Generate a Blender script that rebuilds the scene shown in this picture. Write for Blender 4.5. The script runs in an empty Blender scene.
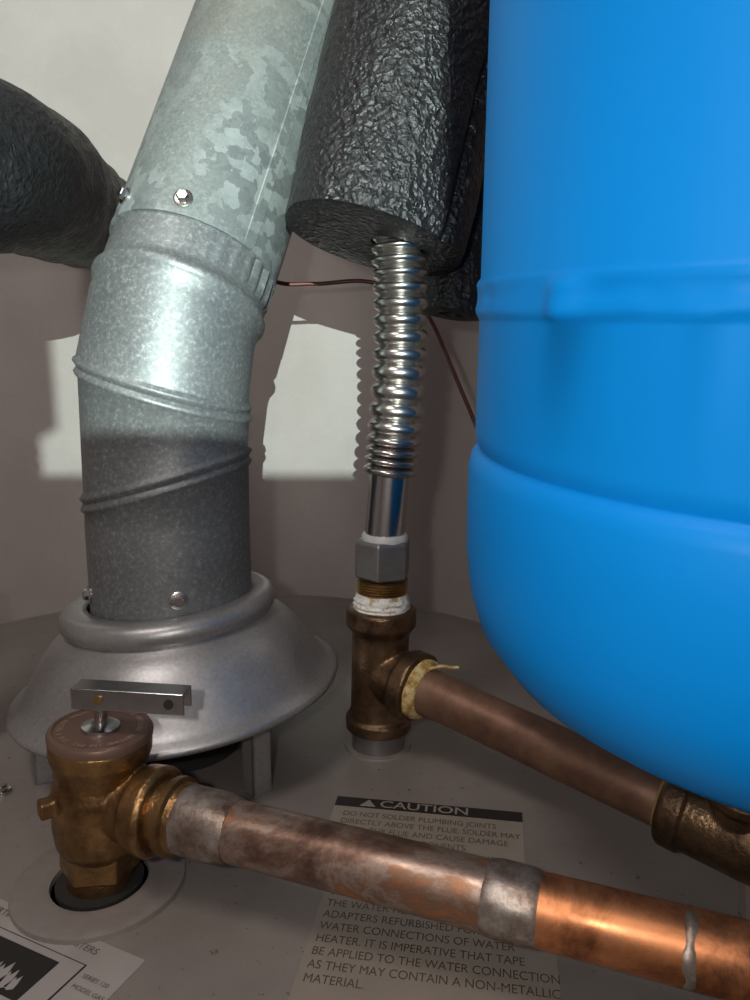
import bpy, math, random
from mathutils import Vector, Matrix, noise
random.seed(4)
V=Vector
D=bpy.data
scene=bpy.context.scene
scene.view_settings.view_transform='Standard'
FX,FY=-.1285,.459      # flue axis
# ------------------------------------------------------------ materials
class NT:
    def __init__(s,name):
        s.m=D.materials.new(name); s.m.use_nodes=True
        s.t=s.m.node_tree; s.b=s.t.nodes['Principled BSDF']; s.n=s.t.nodes
        s.tc=s.n.new('ShaderNodeTexCoord')
    def link(s,a,b): s.t.links.new(a,b)
    def noise(s,scale,detail=4,rough=.55,dist=0,vec=None):
        x=s.n.new('ShaderNodeTexNoise'); x.inputs['Scale'].default_value=scale
        x.inputs['Detail'].default_value=detail; x.inputs['Roughness'].default_value=rough
        x.inputs['Distortion'].default_value=dist
        s.link(vec or s.tc.outputs['Object'],x.inputs['Vector']); return x.outputs['Fac']
    def vor(s,scale,out='Distance',feature='F1',vec=None,rnd=1):
        x=s.n.new('ShaderNodeTexVoronoi'); x.feature=feature; x.inputs['Scale'].default_value=scale
        x.inputs['Randomness'].default_value=rnd
        s.link(vec or s.tc.outputs['Object'],x.inputs['Vector']); return x.outputs[out]
    def warp(s,scale,amt,detail=2):
        x=s.n.new('ShaderNodeTexNoise'); x.inputs['Scale'].default_value=scale; x.inputs['Detail'].default_value=detail
        s.link(s.tc.outputs['Object'],x.inputs['Vector'])
        m=s.n.new('ShaderNodeVectorMath'); m.operation='MULTIPLY_ADD'
        s.link(x.outputs['Color'],m.inputs[0]); m.inputs[1].default_value=(amt,)*3
        s.link(s.tc.outputs['Object'],m.inputs[2]); return m.outputs[0]
    def sepz(s):
        x=s.n.new('ShaderNodeSeparateXYZ'); s.link(s.tc.outputs['Object'],x.inputs[0]); return x.outputs['Z']
    def ramp(s,fac,stops):
        r=s.n.new('ShaderNodeValToRGB'); e=r.color_ramp.elements
        while len(e)<len(stops): e.new(.5)
        for i,(p,c) in enumerate(stops):
            e[i].position=p; e[i].color=(c[0],c[1],c[2],1) if not isinstance(c,(int,float)) else (c,c,c,1)
        s.link(fac,r.inputs['Fac']); return r.outputs['Color']
    def mix(s,fac,a,b,mode='MIX'):
        x=s.n.new('ShaderNodeMix'); x.data_type='RGBA'; x.blend_type=mode
        for sock,val in ((x.inputs[0],fac),(x.inputs[6],a),(x.inputs[7],b)):
            if isinstance(val,(int,float)): sock.default_value=val
            elif isinstance(val,tuple): sock.default_value=(*val,1)
            else: s.link(val,sock)
        return x.outputs[2]
    def bump(s,h,st,dist=.001):
        x=s.n.new('ShaderNodeBump'); x.inputs['Strength'].default_value=st; x.inputs['Distance'].default_value=dist
        s.link(h,x.inputs['Height']); s.link(x.outputs[0],s.b.inputs['Normal'])
    def set(s,**k):
        names=dict(base='Base Color',rough='Roughness',metal='Metallic',coat='Coat Weight',coatr='Coat Roughness',spec='Specular IOR Level')
        for a,v in k.items():
            i=s.b.inputs[names[a]]
            if isinstance(v,(int,float)): i.default_value=v
            elif isinstance(v,tuple): i.default_value=(*v,1)
            else: s.link(v,i)
        return s.m

def plain(name,c,rough=.5,metal=0,bs=0,bscale=200):
    n=NT(name); f=n.noise(bscale,3)
    n.set(base=n.mix(f,tuple(x*.8 for x in c),tuple(min(1,x*1.18) for x in c)),rough=rough,metal=metal)
    if bs: n.bump(f,bs)
    return n.m
# galvanised spangle (weathered upper duct)
n=NT('galvanised_spangle'); w=n.warp(130,.014,4)
c=n.vor(120,'Color',vec=w); c2=n.vor(260,'Color',vec=w)
sp=n.ramp(c,[(.34,(.17,.19,.19)),(.50,(.20,.225,.22)),(.56,(.30,.33,.325)),(.72,(.36,.395,.39))])
dust=n.noise(11,6,.62); dm=n.ramp(dust,[(.44,0.),(.58,1.)])
flat=n.ramp(n.noise(500,4,.7),[(.3,(.15,.17,.165)),(.6,(.24,.265,.26)),(.75,(.38,.41,.39))])
dirt=n.ramp(n.noise(6,5,.6),[(.55,0.),(.72,.5)])
M_galv_up=n.set(base=n.mix(dirt,n.mix(dm,n.mix(.25,sp,n.ramp(c2,[(.3,(.15,.17,.17)),(.7,(.31,.34,.34))])),flat),(.22,.19,.14)),metal=.35,rough=n.ramp(dust,[(.3,.48),(.7,.66)]))
n.bump(n.noise(900,2),.15,.0006)
# elbow: fine speckle, colour lifted slightly towards the hood to offset its shade
n=NT('galvanised_elbow'); z=n.sepz()
fine=n.noise(420,4,.7); blot=n.noise(18,5,.6)
c=n.ramp(fine,[(.32,(.14,.15,.155)),(.55,(.215,.23,.235)),(.68,(.38,.40,.40))])
c=n.mix(n.ramp(blot,[(.35,0.),(.7,.4)]),c,(.27,.285,.275))
x=n.n.new('ShaderNodeMapRange'); n.link(z,x.inputs['Value']); x.inputs['From Min'].default_value=.15; x.inputs['From Max'].default_value=.23; x.inputs['To Min'].default_value=1.05; x.inputs['To Max'].default_value=1
cc=n.n.new('ShaderNodeCombineColor'); [n.link(x.outputs[0],cc.inputs[i]) for i in range(3)]
M_galv_el=n.set(base=n.mix(1.,c,cc.outputs[0],'MULTIPLY'),metal=.55,rough=n.ramp(blot,[(.3,.44),(.7,.58)])); n.bump(fine,.15,.0006)
n=NT('hood_metal'); f=n.noise(16,6,.65); g=n.noise(450,3,.7)
M_hood=n.set(base=n.mix(.5,n.ramp(f,[(.3,(.33,.32,.315)),(.7,(.52,.51,.50))]),n.ramp(g,[(.3,(.33,.33,.33)),(.7,(.54,.54,.53))])),metal=.7,rough=n.ramp(f,[(.3,.32),(.7,.48)])); n.bump(g,.15,.0006)
n=NT('wall_paint'); f=n.noise(9,5,.6); g=n.noise(160,4)
M_wall=n.set(base=n.mix(n.ramp(f,[(.35,0.),(.7,1.)]),(.48,.435,.41),(.56,.515,.485)),rough=.75); n.bump(g,.25,.002)
n=NT('heater_top_paint'); f=n.noise(7,6,.65); g=n.noise(350,3); s_=n.ramp(n.noise(170,4,.7),[(.31,0.),(.35,1.)])
base=n.mix(n.ramp(f,[(.3,0.),(.7,1.)]),(.185,.157,.139),(.275,.242,.219))
M_top=n.set(base=n.mix(s_,(.06,.045,.035),base),rough=.36); n.bump(g,.1,.0006)
n=NT('tank_blue'); f=n.noise(6,3)
M_blue=n.set(base=n.mix(f,(.0,.295,.88),(.0,.325,.94)),rough=.5,coat=.05,coatr=.3,spec=.2)
n.bump(n.noise(25,2),.06,.002)
def foam_mat(name,sc,st,rl,rh,spec=.7):
    n=NT(name); a=n.vor(sc,'Distance',vec=n.warp(150,.008)); b=n.noise(sc*.6,5,.65)
    n.set(base=n.mix(b,(.005,.005,.0055),(.021,.021,.023)),rough=n.ramp(b,[(.3,rl),(.7,rh)]),spec=spec); n.bump(n.mix(.5,a,b),st,.004); return n.m
M_foam=foam_mat('black_foam',270,.8,.26,.5,.5)
M_foam2=foam_mat('black_foam_matte',270,.6,.36,.6,.4)
M_steel=plain('corrugated_steel',(.60,.575,.55),.25,1,0,80)
M_chrome=plain('chrome',(.55,.54,.54),.2,1)
def brass(name,a,b,r=.38,metal=.9):
    n=NT(name); f=n.noise(55,5,.65); g=n.noise(500,3)
    n.set(base=n.ramp(f,[(.32,a),(.52,tuple((x+y)/2 for x,y in zip(a,b))),(.68,b)]),metal=metal,rough=n.ramp(f,[(.3,r+.12),(.7,r-.08)]))
    n.bump(g,.4,.001); return n.m
M_bronze=brass('cast_bronze',(.06,.037,.022),(.29,.18,.10),.38,.85)
M_brass=brass('valve_brass',(.12,.06,.025),(.42,.25,.105),.36)
M_bolt=brass('thread_brass',(.3,.18,.07),(.55,.38,.16),.3)
n=NT('pipe_bronze'); f=n.noise(30,6,.65)
M_bpipe=n.set(base=n.ramp(f,[(.3,(.14,.075,.05)),(.5,(.26,.145,.095)),(.68,(.36,.22,.15))]),metal=.6,rough=.45)
n=NT('copper_tarnished'); f=n.noise(20,7,.7,.6); g=n.noise(70,5)
M_cuT=n.set(base=n.ramp(f,[(.36,(.11,.06,.045)),(.46,(.23,.14,.10)),(.53,(.36,.27,.22)),(.58,(.28,.16,.10)),(.66,(.54,.20,.08))]),metal=.75,rough=n.ramp(g,[(.3,.30),(.7,.52)]))
n=NT('copper_bright'); f=n.noise(32,8,.72,.5); g=n.noise(70,5)
M_cuB=n.set(base=n.ramp(f,[(.33,(.13,.06,.035)),(.43,(.36,.135,.055)),(.55,(.60,.24,.10)),(.64,(.42,.19,.10)),(.75,(.36,.26,.18))]),metal=.8,rough=n.ramp(g,[(.3,.32),(.7,.52)]))
n=NT('solder_tin'); f=n.noise(75,6,.7); 
M_solder=n.set(base=n.ramp(f,[(.35,(.14,.085,.055)),(.5,(.28,.22,.18)),(.65,(.42,.38,.34))]),metal=.75,rough=.42); n.bump(f,.5,.001)
n=NT('nipple_zinc'); f=n.noise(120,4)
M_zinc=n.set(base=n.mix(f,(.2,.19,.18),(.36,.35,.34)),metal=.7,rough=.4)
def tape(name,a,b,c):
    n=NT(name); f=n.noise(160,4,.7)
    n.set(base=n.ramp(f,[(.33,a),(.45,b),(.58,c)]),rough=.55); n.bump(f,.6,.002); return n.m
M_tape=tape('ptfe_tape',(.55,.42,.20),(.88,.86,.78),(.95,.95,.93))
M_tapeY=tape('ptfe_tape_sealant',(.22,.11,.03),(.52,.33,.09),(.75,.60,.30))
M_tape2=plain('flux_residue',(.30,.18,.06),.5)
M_white=plain('white_plastic',(.60,.60,.57),.4)
M_grom=plain('grommet_plastic',(.235,.205,.185),.42,0,.05)
M_dark=plain('dark_gap',(.02,.018,.016),.8)
M_wire=plain('red_brown_wire',(.12,.03,.02),.4)
M_lab=plain('label_paper',(.28,.243,.20),.45,0,0,25)
M_lab2=plain('label_white',(.36,.33,.305),.4,0,0,25)
M_ink=plain('label_ink',(.018,.016,.015),.5)
M_inkB=plain('label_ink_brown',(.10,.075,.055),.5)
M_cap=plain('valve_cap_tag',(.18,.105,.075),.42,.3,.1,60)
M_capink=plain('valve_cap_ink',(.40,.29,.22),.5)
M_floor=plain('concrete_floor',(.25,.24,.22),.8,0,.3,20)
M_body=plain('heater_jacket',(.26,.235,.21),.45)
# ------------------------------------------------------------ mesh builder
def frame(d):
    d=V(d).normalized(); x=V((1,0,0)); 
    if abs(d.x)>.9: x=V((0,0,1))
    u=(x-d*x.dot(d)).normalized(); v=d.cross(u); return d,u,v
class MB:
    def __init__(s): s.v=[]; s.f=[]
    def rings(s,R,cap0=True,cap1=True,close=False):
        o=len(s.v); n=len(R[0])
        for r in R: s.v+= [tuple(p) for p in r]
        m=len(R)
        for i in range(m if close else m-1):
            a=o+i*n; b=o+((i+1)%m)*n
            for j in range(n):
                k=(j+1)%n; s.f.append((a+j,a+k,b+k,b+j))
        if not close:
            if cap0: s.f.append(tuple(o+j for j in reversed(range(n))))
            if cap1: s.f.append(tuple(o+(m-1)*n+j for j in range(n)))
        return s
    def lathe(s,o,d,prof,segs=48,fn=None,rot=0,**k):
        o=V(o); d,u,v=frame(d); R=[]
        for t,r in prof:
            R.append([o+d*t+(u*math.cos(a)+v*math.sin(a))*(r+(fn(a,t) if fn else 0)) for a in [rot+2*math.pi*j/segs for j in range(segs)]])
        return s.rings(R,**k)
    def tube(s,path,rad,segs=24,fn=None,**k):
        R=[]; P=[V(p) for p in path]
        for i,p in enumerate(P):
            d=(P[min(i+1,len(P)-1)]-P[max(i-1,0)])
            d,u,v=frame(d); r=rad[i] if isinstance(rad,list) else rad
            R.append([p+(u*math.cos(a)+v*math.sin(a))*(r+(fn(a,i) if fn else 0)) for a in [2*math.pi*j/segs for j in range(segs)]])
        return s.rings(R,**k)
    def box(s,lo,hi,mat=None):
        o=len(s.v); c=[(x,y,z) for x in (lo[0],hi[0]) for y in (lo[1],hi[1]) for z in (lo[2],hi[2])]
        s.v+=[tuple(mat@V(p)) if mat else p for p in c]
        for q in ((0,1,3,2),(4,6,7,5),(0,4,5,1),(2,3,7,6),(0,2,6,4),(1,5,7,3)): s.f.append(tuple(o+i for i in q))
        return s
    def obj(s,name,mat,parent=None,smooth=True,bevel=0,remesh=0,sm=5,auto=None):
        me=D.meshes.new(name); me.from_pydata(s.v,[],s.f); me.update()
        import bmesh
        bm=bmesh.new(); bm.from_mesh(me); bmesh.ops.recalc_face_normals(bm,faces=bm.faces); bm.to_mesh(me); bm.free()
        ob=D.objects.new(name,me); scene.collection.objects.link(ob); me.materials.append(mat)
        if smooth:
            for p in me.polygons: p.use_smooth=True
            me.set_sharp_from_angle(angle=math.radians(auto or 40))
        if bevel:
            b=ob.modifiers.new('bevel','BEVEL'); b.width=bevel; b.segments=3; b.limit_method='ANGLE'
        if remesh:
            r=ob.modifiers.new('remesh','REMESH'); r.mode='VOXEL'; r.voxel_size=remesh; r.use_smooth_shade=True
            q=ob.modifiers.new('smooth','SMOOTH'); q.iterations=sm; q.factor=.5
        if parent: ob.parent=parent
        return ob
def empty(name):
    e=D.objects.new(name,None); e.empty_display_size=.05; scene.collection.objects.link(e); return e
def cat(pts,n):
    P=[V(p) for p in pts]; P=[P[0]*2-P[1]]+P+[P[-1]*2-P[-2]]; out=[]
    S=len(P)-3
    for i in range(n+1):
        t=i/n*S; k=min(int(t),S-1); t-=k; a,b,c,d=P[k:k+4]
        out.append(.5*((2*b)+(c-a)*t+(2*a-5*b+4*c-d)*t*t+(3*b-a-3*c+d)*t**3))
    return out
def hexscrew(mb,p,nrm,r=.0042):
    mb.lathe(p,nrm,[(-.002,r*1.35),(.0008,r*1.35),(.0012,r*1.1)],20)
    mb.lathe(p,nrm,[(.0008,r*.86),(.0036,r*.86),(.0042,r*.7)],6)
# ------------------------------------------------------------ room
MB().box((-2,.86,-1.4),(2,.92,1.4)).obj('wall_back',M_wall,smooth=False)
MB().box((-2,-1.2,-1.46),(2,.92,-1.4)).obj('floor',M_floor,smooth=False)
m=MB(); y0,y1=-.31,-.30  # unseen panel added behind the camera, opening shaped to cut the lamp beam
m.box((-.8,y0,-1.4),(.8,y1,.3486)); m.box((-.8,y0,.3486),(-.0097,y1,.355)); m.box((-.8,y0,.355),(-.0071,y1,.385))
m.box((-.8,y0,.385),(-.06,y1,.9)); m.box((.0408,y0,.3486),(.8,y1,.9))
m.obj('gobo_panel',M_wall,smooth=False)
# ------------------------------------------------------------ water heater
H=empty('water_heater'); R=.335
m=MB(); m.lathe((FX,FY,0),(0,0,1),[(-1.38,R-.02),(-1.38,R-.002),(-.03,R-.002)],96); m.obj('jacket',M_body,H)
m=MB(); m.lathe((FX,FY,0),(0,0,1),[(-.035,R),(-.006,R+.001),(-.001,R-.003),(0,R-.008),(-.0015,R-.014),(0,R-.02),(0,.05)],96,cap0=False); m.obj('top_cover',M_top,H)
m=MB(); m.lathe((FX,FY,0),(0,0,1),[(-.01,.04),(.034,.04)],32); m.obj('flue_baffle',M_dark,H)
VX=-.1315
m=MB(); m.lathe((VX,.322,0),(0,0,1),[(0,.040),(.0025,.0395),(.0035,.037),(.0025,.030),(.0032,.026),(.0025,.0225),(-.0,.022)],48); m.obj('grommet',M_grom,H)
m=MB(); m.lathe((VX,.322,0),(0,0,1),[(0,.0202),(.0027,.0202)],40); m.obj('grommet_hole',M_dark,H)
HX=-.272
m=MB(); m.lathe((.002,.455,0),(0,0,1),[(0,.0215),(.0012,.021),(.0012,.016)],40,cap1=False)
m.lathe((HX,.455,0),(0,0,1),[(0,.0215),(.0012,.021),(.0012,.016)],40,cap1=False); m.obj('nipple_rings',M_grom,H)
# ------------------------------------------------------------ draft hood
G=empty('draft_hood')
prof=[(.0415,.0995),(.0420,.1020),(.0445,.1030),(.0465,.1010),(.048,.0978),(.0515,.0940),(.057,.0900),(.065,.0853),(.073,.0800),(.080,.0740),(.0840,.0685),(.0865,.0650),
 (.088,.0632),(.0895,.0645),(.0915,.0660),(.095,.0664),(.0985,.0655),(.101,.0630),(.102,.0590),(.1015,.0540),(.1015,.0495)]
hx=V((-.078,0,1)).normalized()
m=MB(); m.lathe(V((FX,FY,.07))-hx*.07,hx,prof,96,cap0=False,cap1=False)
o=m.obj('hood_bell',M_hood,G,auto=80); so=o.modifiers.new('s','SOLIDIFY'); so.thickness=.0012
m=MB()
for a in (-44,-148,92):
    a=math.radians(a); T=Matrix.Translation((FX+.088*math.cos(a),FY+.088*math.sin(a),0))@Matrix.Rotation(a+math.pi/2,4,'Z')
    h=.050+.078*.088*math.cos(a)
    m.box((-.0065,-.0007,0),(.0065,.0007,h),T); m.box((-.0065,-.0007,0),(-.0052,.009,h),T); m.box((.0052,-.0007,0),(.0065,.009,h),T)
    m.box((-.0065,-.001,0),(.0065,.012,.0012),T)
m.obj('hood_legs',M_hood,G,smooth=False)
m=MB(); hexscrew(m,(FX-.088,FY-.06,.001),(0,0,1),.004); m.obj('leg_screw',M_steel,G)
# ------------------------------------------------------------ flue pipe
F=empty('flue_pipe'); r0=.0495
d=V((.27,.45,1)).normalized(); P0=V((-.1165,.463,.282))
N=96
def ring(c,u,v,r,fn=None):
    return [V(c)+(u*math.cos(a)+v*math.sin(a))*(r+(fn(a) if fn else 0)) for a in [2*math.pi*j/N for j in range(N)]]
X=V((1,0,0)); Y=V((0,1,0)); _,du,dv=frame(d)
Rg=[ring((FX,FY,.090),X,Y,r0),ring((FX,FY,.150),X,Y,r0)]
bead=[(-.0075,0),(-.006,.0016),(-.0045,.0022),(-.003,.0014),(-.0015,.0004),(0,.0012),(.0015,.0024),(.003,.002),(.0045,.0003),(.0055,0)]
def seam(c,a,b,ax):
    u=X+V((0,0,a)); v=Y+V((0,0,b))
    for t,k in bead: Rg.append(ring(V(c)+ax*t,u,v,r0+k))
seam((FX+.0005,FY,.177),.27,.0,V((0,0,1)))
seam((FX+.0015,FY+.001,.232),-.30,.02,V((0,0,1)))
for t,k in [(-.014,0),(-.006,.0002),(-.0045,.0016),(-.002,.0026),(0,.0026),(.002,.0014),(.004,0)]: Rg.append(ring(P0+d*t,du,dv,r0+k))
cr=lambda a: .0016*math.cos(34*a)*max(0,math.cos(a+.1))**2
for t in (.007,.010,.016,.024,.034): Rg.append(ring(P0+d*t,du,dv,r0-.0006,cr if t>.008 else None))
m=MB().rings(Rg,cap0=False,cap1=False); m.obj('elbow',M_galv_el,F,auto=60)
m=MB().rings([ring(P0+d*.0265,du,dv,r0-.0012),ring(P0+d*.0265,du,dv,r0+.0012),ring(P0+d*.028,du,dv,r0+.0013),ring(P0+d*.031,du,dv,r0+.0010),ring(P0+d*.06,du,dv,r0+.0010),ring(P0+d*.43,du,dv,r0+.0010)],cap0=False,cap1=False)
m.obj('upper_pipe',M_galv_up,F)
a=math.radians(-38); q=(du*math.cos(a)+dv*math.sin(a)); tq=(dv*math.cos(a)-du*math.sin(a))
m=MB()
b0=P0+q*(r0+.0006)
m.rings([[b0+d*t+tq*x+q*z for x,z in ((-.004,0),(-.0035,.0009),(.0035,.0010),(.004,0))] for t in (.027,.43)])
m.obj('lock_seam',M_galv_up,F,smooth=False)
m=MB()
for ang,z in ((-71,.112),(-150,.109)):
    a=math.radians(ang); nn=V((math.cos(a),math.sin(a),0)); hexscrew(m,V((FX,FY,z))+nn*r0,nn,.0040)
for ang,t in ((-86,.036),(-134,.039)):
    a=math.radians(ang); nn=du*math.cos(a)+dv*math.sin(a); hexscrew(m,P0+d*t+nn*(r0+.001),nn,.0040)
m.obj('sheet_metal_screws',M_steel,F,auto=25)
# ------------------------------------------------------------ flexible connectors
def flex(name,path,n=17):
    E=empty(name); ns=n*12; P=cat(path,ns)
    rad=[.0118+.0047*abs(math.sin(math.pi*i/12))**.65 for i in range(ns+1)]
    MB().tube(P,rad,48).obj('corrugated_hose',M_steel,E,auto=80); return E
E=flex('flexible_water_connector',[(.0090,.455,.178),(.0118,.455,.205),(.0150,.454,.25),(.0148,.453,.29),(.0138,.453,.320),(.0135,.454,.345)],21)
m=MB().tube([(.0055,.455,.136),(.0092,.455,.181)],.0122,40); m.obj('hose_sleeve',M_chrome,E)
m=MB().lathe((.0060,.455,.1375),(.03,0,1),[(0,.0145),(.003,.0145),(.0045,.0135)],40); m.obj('plastic_washer',M_white,E)
m=MB().lathe((.0045,.455,.1145),(.02,0,1),[(0,.0172),(.0015,.0182),(.022,.0182),(.0238,.0165)],6,rot=.35); m.obj('hex_nut',M_zinc,E,smooth=False,bevel=.0008)
E2=flex('flexible_water_connector',[(HX,.455,.150),(HX-.001,.455,.2),(HX-.002,.45,.26),(HX,.445,.31),(HX+.002,.45,.345)],20)
m=MB().lathe((HX,.455,0),(0,0,1),[(0,.017),(.06,.017),(.06,.0215),(.105,.0215),(.105,.013),(.152,.013)],32); m.obj('union_fitting',M_bronze,E2)
# ------------------------------------------------------------ tee fitting
T=empty('bronze_tee_fitting'); t0=V((.002,.455,.0)); ax=V((.022,0,1)).normalized()
bd=V((.136,-.116,-.018)).normalized(); bc=t0+ax*.052
m=MB()
m.lathe(t0,ax,[(.013,.0195),(.014,.0212),(.021,.0215),(.0225,.019),(.028,.0182),(.078,.0182),(.081,.0205),(.0835,.0222),(.093,.0222),(.0945,.020)],48)
m.lathe(bc,bd,[(-.005,.0170),(.020,.0185),(.0225,.0215),(.0315,.0218),(.033,.020)],48)
m.obj('tee_body',M_bronze,T,remesh=.0008,sm=4)
m=MB().lathe(t0,ax,[(0,.0172),(.015,.0172)],40); m.obj('heater_nipple',M_zinc,T)
thr=[]
for i in range(13): thr+= [(.092+i*.0017,.0150),(.09285+i*.0017,.0163)]
MB().lathe(t0,ax,thr,40).obj('threads',M_bolt,T,auto=20)
m=MB().lathe(t0,ax,[(.0925,.0175),(.094,.0184),(.0955,.0174),(.097,.0180),(.0985,.0170),(.100,.0175),(.1015,.0166),(.1045,.0162)],64,fn=lambda a,t:.0010*noise.noise(V((math.cos(a)*4,math.sin(a)*4,t*900)))); m.obj('thread_tape',M_tape,T)
m=MB().lathe(bc,bd,[(.0315,.0188),(.034,.0190),(.037,.0172),(.039,.0150)],48,fn=lambda a,t:.0010*noise.noise(V((math.cos(a)*3,math.sin(a)*3,t*900)))); m.obj('branch_tape',M_tapeY,T)
m=MB().tube(cat([bc+bd*.034+V((.004,-.006,.016)),bc+bd*.036+V((.010,-.004,.0175)),bc+bd*.038+V((.014,-.002,.0165)),bc+bd*.039+V((.018,-.001,.0165))],12),[.0010]*13,8); m.obj('tape_tail',M_tapeY,T)
# supply pipe
S=empty('copper_supply_pipe'); L=.186
m=MB().lathe(bc,bd,[(.032,.0142),(.042,.0147),(.055,.0137),(L,.0137)],40); m.obj('pipe',M_bpipe,S)
m=MB().lathe(bc,bd,[(L-.004,.0138),(L-.003,.0142),(L,.0144)],40); m.obj('flux_ring',M_tape2,S)
EL=empty('bronze_elbow_fitting'); pe=bc+bd*L
m=MB(); m.lathe(pe,bd,[(-.002,.018),(0,.0200),(.009,.0202),(.0105,.0185),(.045,.0185),(.046,.0202),(.055,.0202),(.057,.018)],48)
pj=pe+bd*.030; m.lathe(pj,(.05,-.15,1),[(-.004,.015),(.018,.0150),(.0195,.0165),(.024,.0165),(.025,.015)],48)
m.obj('elbow_body',M_bronze,EL,remesh=.0008,sm=4)
# ------------------------------------------------------------ expansion tank
K=empty('expansion_tank')
prof=[(0,.001),(.0012,.03),(.0045,.058),(.010,.085),(.019,.107),(.031,.1235),(.046,.1345),(.062,.1393),(.079,.1412),(.100,.1417),(.117,.1415),(.1215,.1404),(.1235,.1386),(.1248,.1372),(.1260,.1375),(.1280,.1386),(.1330,.1391),(.178,.1389),
 (.1795,.1394),(.1810,.1403),(.1830,.1407),(.1855,.1400),(.1880,.1397),(.1905,.1400),(.1925,.1405),(.1940,.1400),(.1955,.1389),(.30,.1389),(.36,.136),(.40,.12),(.43,.08),(.44,.001)]
def bl(a,t):
    if .179<t<.195: 
        g=math.exp(-((a-(2*math.pi-2.64))/.05)**2)
        return .0008*noise.noise(V((a*14,t*200,0)))*(1-g)+.0042*g*(1 if t<.191 else .2)
    return 0
m=MB(); m.lathe((0,0,0),(0,0,1),prof,256,fn=bl)
o=m.obj('tank_shell',M_blue,K,auto=80)
m=MB(); m.lathe((0,0,0),(0,0,1),[(-.025,.013),(.003,.014),(.003,.03)],32); m.obj('tank_nipple',M_steel,K)
K.location=V((.1820,.321,.0835)); K.rotation_euler=(math.radians(4.0),0,0)
# ------------------------------------------------------------ insulation
def foam(name,path,ro,ri,mat,n=60,seed=0,slit=None,r2=None,off=(0,0,0)):
    P=cat(path,n); m=MB(); segs=96; off=V(off)
    def rr(p,d,u,v,r,amp):
        out=[]
        for j in range(segs):
            a=2*math.pi*j/segs; q=p+(u*math.cos(a)+v*math.sin(a))*r
            k=noise.noise(q*24+V((seed,0,0)))*amp+noise.noise(q*110)*amp*.3
            if slit is not None:
                da=(a-slit+math.pi)%(2*math.pi)-math.pi; k-=.006*math.exp(-(da/.05)**2)
            out.append(q+(u*math.cos(a)+v*math.sin(a))*k)
        return out
    fr=[]
    for i in range(len(P)):
        fr.append((P[i],)+frame(P[min(i+1,len(P)-1)]-P[max(i-1,0)]))
    p,dd,u,v=fr[0]
    R1=[rr(p+dd*.05+off,dd,u,v,ri,0),rr(p+off,dd,u,v,ri,0),rr(p+off,dd,u,v,ri+.002,.001),rr(p-dd*.001+off*.5,dd,u,v,(ri+ro)/2,.002),rr(p,dd,u,v,ro-.003,.002),rr(p+dd*.0005,dd,u,v,ro-.0008,.0025)]
    for i in range(1,len(fr)):
        p,dd,u,v=fr[i]; r=ro if r2 is None else ro+(r2-ro)*i/len(fr)
        R1.append(rr(p,dd,u,v,r,.003))
    R1.append(rr(p+dd*.001,dd,u,v,ri,.001))
    m.rings(R1); return m.obj(name,mat,None,auto=55)
foam('pipe_insulation',[(-.002,.450,.314),(.027,.468,.425),(.058,.486,.54),(.10,.51,.68)],.053,.0165,M_foam,60,1,slit=5.6,off=(.0155,.002,-.003))
foam('pipe_insulation',[(.049,.500,.277),(.060,.505,.34),(.085,.52,.45)],.024,.008,M_foam2,30,3)
foam('pipe_insulation',[(-.262,.40,.350),(-.228,.478,.360),(-.250,.62,.374),(-.276,.74,.386),(-.28,.80,.389)],.048,.017,M_foam2,60,7)
# ------------------------------------------------------------ relief valve
W=empty('relief_valve'); w0=V((VX,.322,0)); wa=V((.065,0,1)).normalized(); e=V((.932,-.363,0)).normalized(); wc=w0+wa*.045
m=MB()
m.lathe(w0,wa,[(.02,.017),(.025,.0200),(.034,.0215),(.052,.0215),(.058,.0198),(.064,.021),(.069,.0230),(.0755,.0230),(.077,.0215)],48)
m.lathe(wc,e,[(0,.0160),(.022,.0165),(.0245,.0195),(.033,.0202),(.0355,.0185)],48)
m.lathe(wc+V((-.014,-.012,.004)),(-.8,-.6,0),[(0,.0055),(.009,.0055)],4,rot=.785)
m.obj('valve_body',M_brass,W,remesh=.0008,sm=4)
m=MB(); m.lathe(w0,wa,[(.0,.0150),(.010,.0150)],32); m.obj('inlet_thread',M_brass,W)
m=MB(); m.lathe(w0,wa,[(.009,.0175),(.010,.0185),(.022,.0185),(.023,.017)],6,rot=.2); m.obj('hex_base',M_brass,W,smooth=False,bevel=.0008)
m=MB(); m.lathe(w0,wa,[(.076,.0232),(.0785,.0235),(.0800,.0227),(.0805,.0210),(.0798,.0205),(.0798,.0001)],64); m.obj('cap_tag',M_cap,W)
m=MB(); m.lathe(w0,wa,[(.079,.009),(.0815,.0085),(.0825,.005),(.0825,.003),(.094,.003)],32); m.obj('stem',M_chrome,W)
capc=w0+wa*.0802
s='RELIEF VALVE  TEMPERATURE PRESSURE  SETTING 150 PSI  210 F '
for i,ch in enumerate(s):
    if ch==' ': continue
    an=math.pi*1.1-2*math.pi*i/len(s)
    c=D.curves.new('cap_letter','FONT'); c.body=ch; c.size=.0034; c.align_x='CENTER'; c.materials.append(M_capink)
    o=D.objects.new('cap_letter',c); scene.collection.objects.link(o); o.parent=W
    o.location=capc+V((math.cos(an)*.0165,math.sin(an)*.0165,-.065*math.cos(an)*.0165+.0002)); o.rotation_euler=(0,0.065,an-math.pi/2)
TL=Matrix.Translation((VX+.008,.318,.0925))@Matrix.Rotation(-.09,4,'Z')@Matrix.Rotation(.02,4,'Y')
m=MB(); m.box((-.012,-.0055,0),(.040,-.0043,.0100),TL); m.box((-.012,-.0055,.0088),(.040,.0055,.0100),TL); m.box((-.012,.0043,0),(.040,.0055,.0100),TL)
m.obj('lever',M_chrome,W,smooth=False,bevel=.0009)
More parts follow.
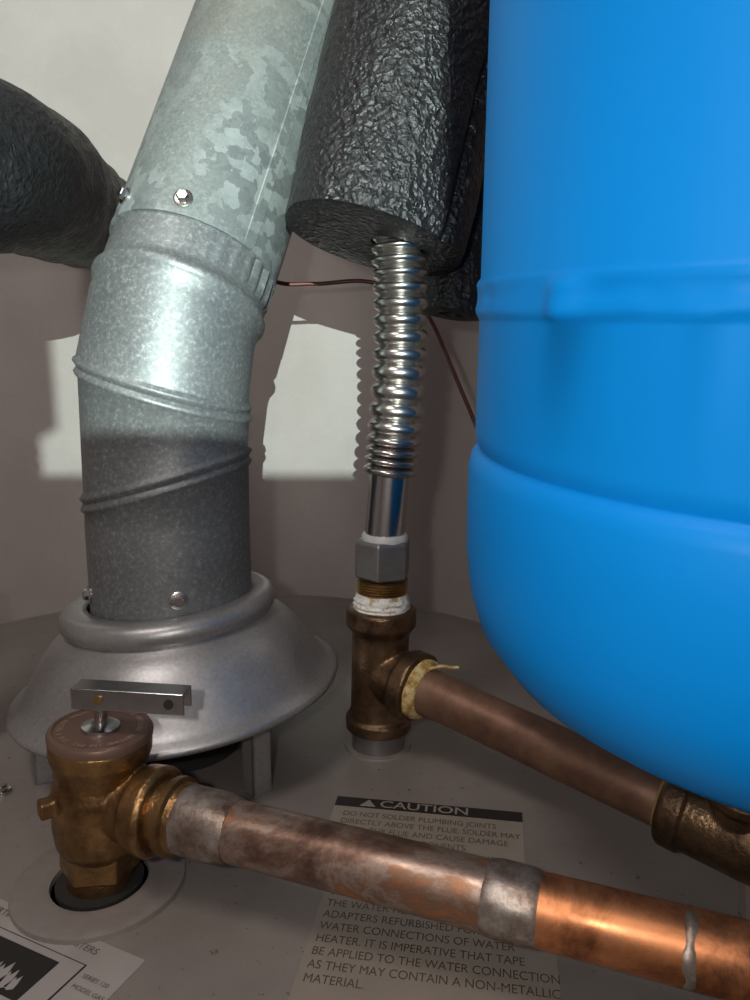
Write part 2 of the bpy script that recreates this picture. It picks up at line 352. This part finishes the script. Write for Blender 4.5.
m=MB(); m.lathe(TL@V((.033,-.0057,.005)),TL.to_3x3()@V((0,-1,0)),[(0,.0022),(.0002,.0022)],24); m.obj('lever_hole',M_dark,W)
m=MB(); m.lathe(TL@V((.001,-.0053,.0055)),TL.to_3x3()@V((0,-1,0)),[(0,.0022),(.0012,.002),(.0014,.001)],24); m.obj('lever_pin',M_bolt,W)
# discharge pipe
Q=empty('copper_discharge_pipe'); rp=.0130
m=MB(); m.lathe(wc,e,[(.034,.0150),(.040,.0150),(.0405,.0172),(.044,.0174),(.045,.0155),(.048,.0148)],48); m.obj('male_adapter',M_brass,Q)
nf=lambda amp,sc:(lambda a,t:amp*noise.noise(V((math.cos(a)*2,math.sin(a)*2,t*sc))))
m=MB(); m.lathe(wc,e,[(.047,.0148),(.052,.0150),(.066,.0148),(.070,.0142),(.073,.0132)],48,fn=nf(.0006,200)); m.obj('solder_cup',M_solder,Q)
MB().lathe(wc,e,[(.070,rp),(.12,rp),(.190,rp)],48).obj('pipe_tarnished',M_cuT,Q)
m=MB(); m.lathe(wc,e,[(.1835,.0131),(.1855,.0136),(.189,.0138),(.199,.0138),(.202,.0136),(.204,.0131)],48,fn=nf(.0006,200)); m.obj('coupling',M_solder,Q)
pts=[wc+e*t for t in (.200,.25,.30,.36,.38)]; end=pts[-1]
pts+= [end+e*.018+V((0,0,-.006)),end+e*.026+V((0,0,-.022)),end+e*.027+V((0,0,-.06)),end+e*.027+V((0,0,-.9))]
MB().tube(pts,rp,48).obj('pipe_bright',M_cuB,Q)
m=MB(); m.lathe(wc,e,[(.2525,.0128),(.2535,.0133),(.2555,.0133),(.2570,.0128)],48,fn=nf(.0011,260)); m.obj('solder_seam',M_solder,Q)
# ------------------------------------------------------------ wire
pts=cat([(-.16,.66,.36),(-.088,.622,.314),(-.05,.62,.309),(-.008,.62,.311),(.025,.62,.300),(.044,.618,.282),(.064,.61,.237),(.086,.60,.185),(.12,.60,.10),(.14,.60,.01)],70)
MB().tube(pts,.0017,10).obj('thermostat_wire',M_wire)
# ------------------------------------------------------------ labels
def label(name,c,rot,w,h,mat,z=.0004):
    E=empty(name); E.location=(c[0],c[1],0); E.rotation_euler=(0,0,rot)
    MB().box((0,-h,.0),(w,0,z)).obj('paper',mat,E,smooth=False); return E
def txt(E,s,x,y,size,mat,z=.0006,name='text',al='LEFT',sx=1,bold=.012):
    c=D.curves.new(name,'FONT'); c.body=s; c.size=size; c.align_x=al; c.offset=size*bold
    o=D.objects.new(name,c); scene.collection.objects.link(o); c.materials.append(mat); o.parent=E; o.location=(x,y,z); o.scale=(sx,1,1)
rot=math.radians(-9)
A=label('caution_label',(-.0213,.395),rot,.104,.050,M_lab)
MB().box((0,-.0088,.0004),(.104,0,.0007)).obj('header_bar',M_ink,A,smooth=False)
txt(A,'CAUTION',.025,-.0076,.0092,M_lab,.0009,'header_text',sx=1.2)
MB().rings([[V((.014,-.0077,.0007)),V((.023,-.0077,.0007)),V((.0185,-.0012,.0007))],[V((.014,-.0077,.0009)),V((.023,-.0077,.0009)),V((.0185,-.0012,.0009))]]).obj('warning_triangle',M_lab,A,smooth=False)
for i,s in enumerate(['DO NOT SOLDER PLUMBING JOINTS','DIRECTLY ABOVE THE FLUE. SOLDER MAY','ENTER THE FLUE AND CAUSE DAMAGE','TO INTERNAL COMPONENTS.','FLUX AND SOLDER DRIPPINGS MAY']):
    txt(A,s,.006,-.0175-.0070*i,.0062,M_inkB,name='text_line',sx=.82,bold=0)
B=label('instruction_label',(-.0205,.338),rot,.105,.092,M_lab)
for i,s in enumerate(['WHEN MAKING CONNECTIONS TO','THE WATER HEATER DO NOT USE','ADAPTERS REFURBISHED FOR HOT','WATER CONNECTIONS OF WATER','HEATER. IT IS IMPERATIVE THAT TAPE','BE APPLIED TO THE WATER CONNECTION','AS THEY MAY CONTAIN A NON-METALLIC','MATERIAL.']):
    txt(B,s,.003,-.0245-.0073*i,.0064,M_inkB,name='text_line',sx=.82,bold=0)
Cc=label('rating_label',(-.205,.325),math.radians(-25),.121,.11,M_lab2)
txt(Cc,'CERTIFIED BY UNDERWRITERS',.034,-.0070,.0048,M_inkB,name='text_line',bold=0)
for i,s in enumerate(('SERIES 120','MODEL GAS')): txt(Cc,s,.1035,-.018-.0055*i,.0030,M_inkB,name='text_line',bold=0)
MB().box((.045,-.10,.0004),(.101,-.0125,.0007)).obj('logo_frame',M_ink,Cc,smooth=False)
MB().box((.0456,-.10,.0007),(.1004,-.0131,.0009)).obj('logo_ground',M_lab2,Cc,smooth=False)
MB().box((.052,-.038,.0009),(.090,-.0165,.0011)).obj('logo_block',M_ink,Cc,smooth=False)
txt(Cc,'WATER HEATER',.052,-.044,.0052,M_ink,.0012,name='text_line')
m=MB()
for kk,(x,s) in enumerate(((.064,.5),(.068,.65),(.073,.8),(.078,.6),(.082,.45))):
    m.rings([[V((x+dx*s,-.033+dy*s,z)) for dx,dy in ((-.005,-.004),(0,-.006),(.005,-.003),(.004,.003),(.001,.011),(-.001,.005),(-.003,.008))] for z in (.0011,.0013)])
m.obj('flame_logo',M_lab2,Cc,smooth=False)
# ------------------------------------------------------------ lights
w=D.worlds.new('world'); scene.world=w; w.use_nodes=True
w.node_tree.nodes['Background'].inputs[0].default_value=(1,.82,.76,1); w.node_tree.nodes['Background'].inputs[1].default_value=.14
def light(name,typ,loc,energy,col,**k):
    l=D.lights.new(name,typ); l.energy=energy; l.color=col
    for a,v in k.items(): setattr(l,a,v)
    o=D.objects.new(name,l); scene.collection.objects.link(o); o.location=loc; return o
light('work_lamp','POINT',(.042,-.46,.38),62,(.84,1,.94),shadow_soft_size=.0012)
light('flash_lamp','POINT',(-.035,-.01,.262),1.5,(1,.94,.90),shadow_soft_size=.006)
l=light('fill_light','AREA',(-.35,-.1,1.1),3.2,(1,.92,.88),shape='DISK',size=.3); l.rotation_euler=(V((-.05,.45,0))-V(l.location)).to_track_quat('-Z','Y').to_euler()  # unseen fill added overhead for highlights, not a fixture of the room
# ------------------------------------------------------------ camera
cam=D.cameras.new('camera'); co=D.objects.new('camera',cam); scene.collection.objects.link(co)
cam.sensor_fit='VERTICAL'; cam.sensor_height=24; cam.lens=18; cam.clip_start=.01
co.location=(0,0,.243); co.rotation_euler=(math.radians(80),0,0); scene.camera=co
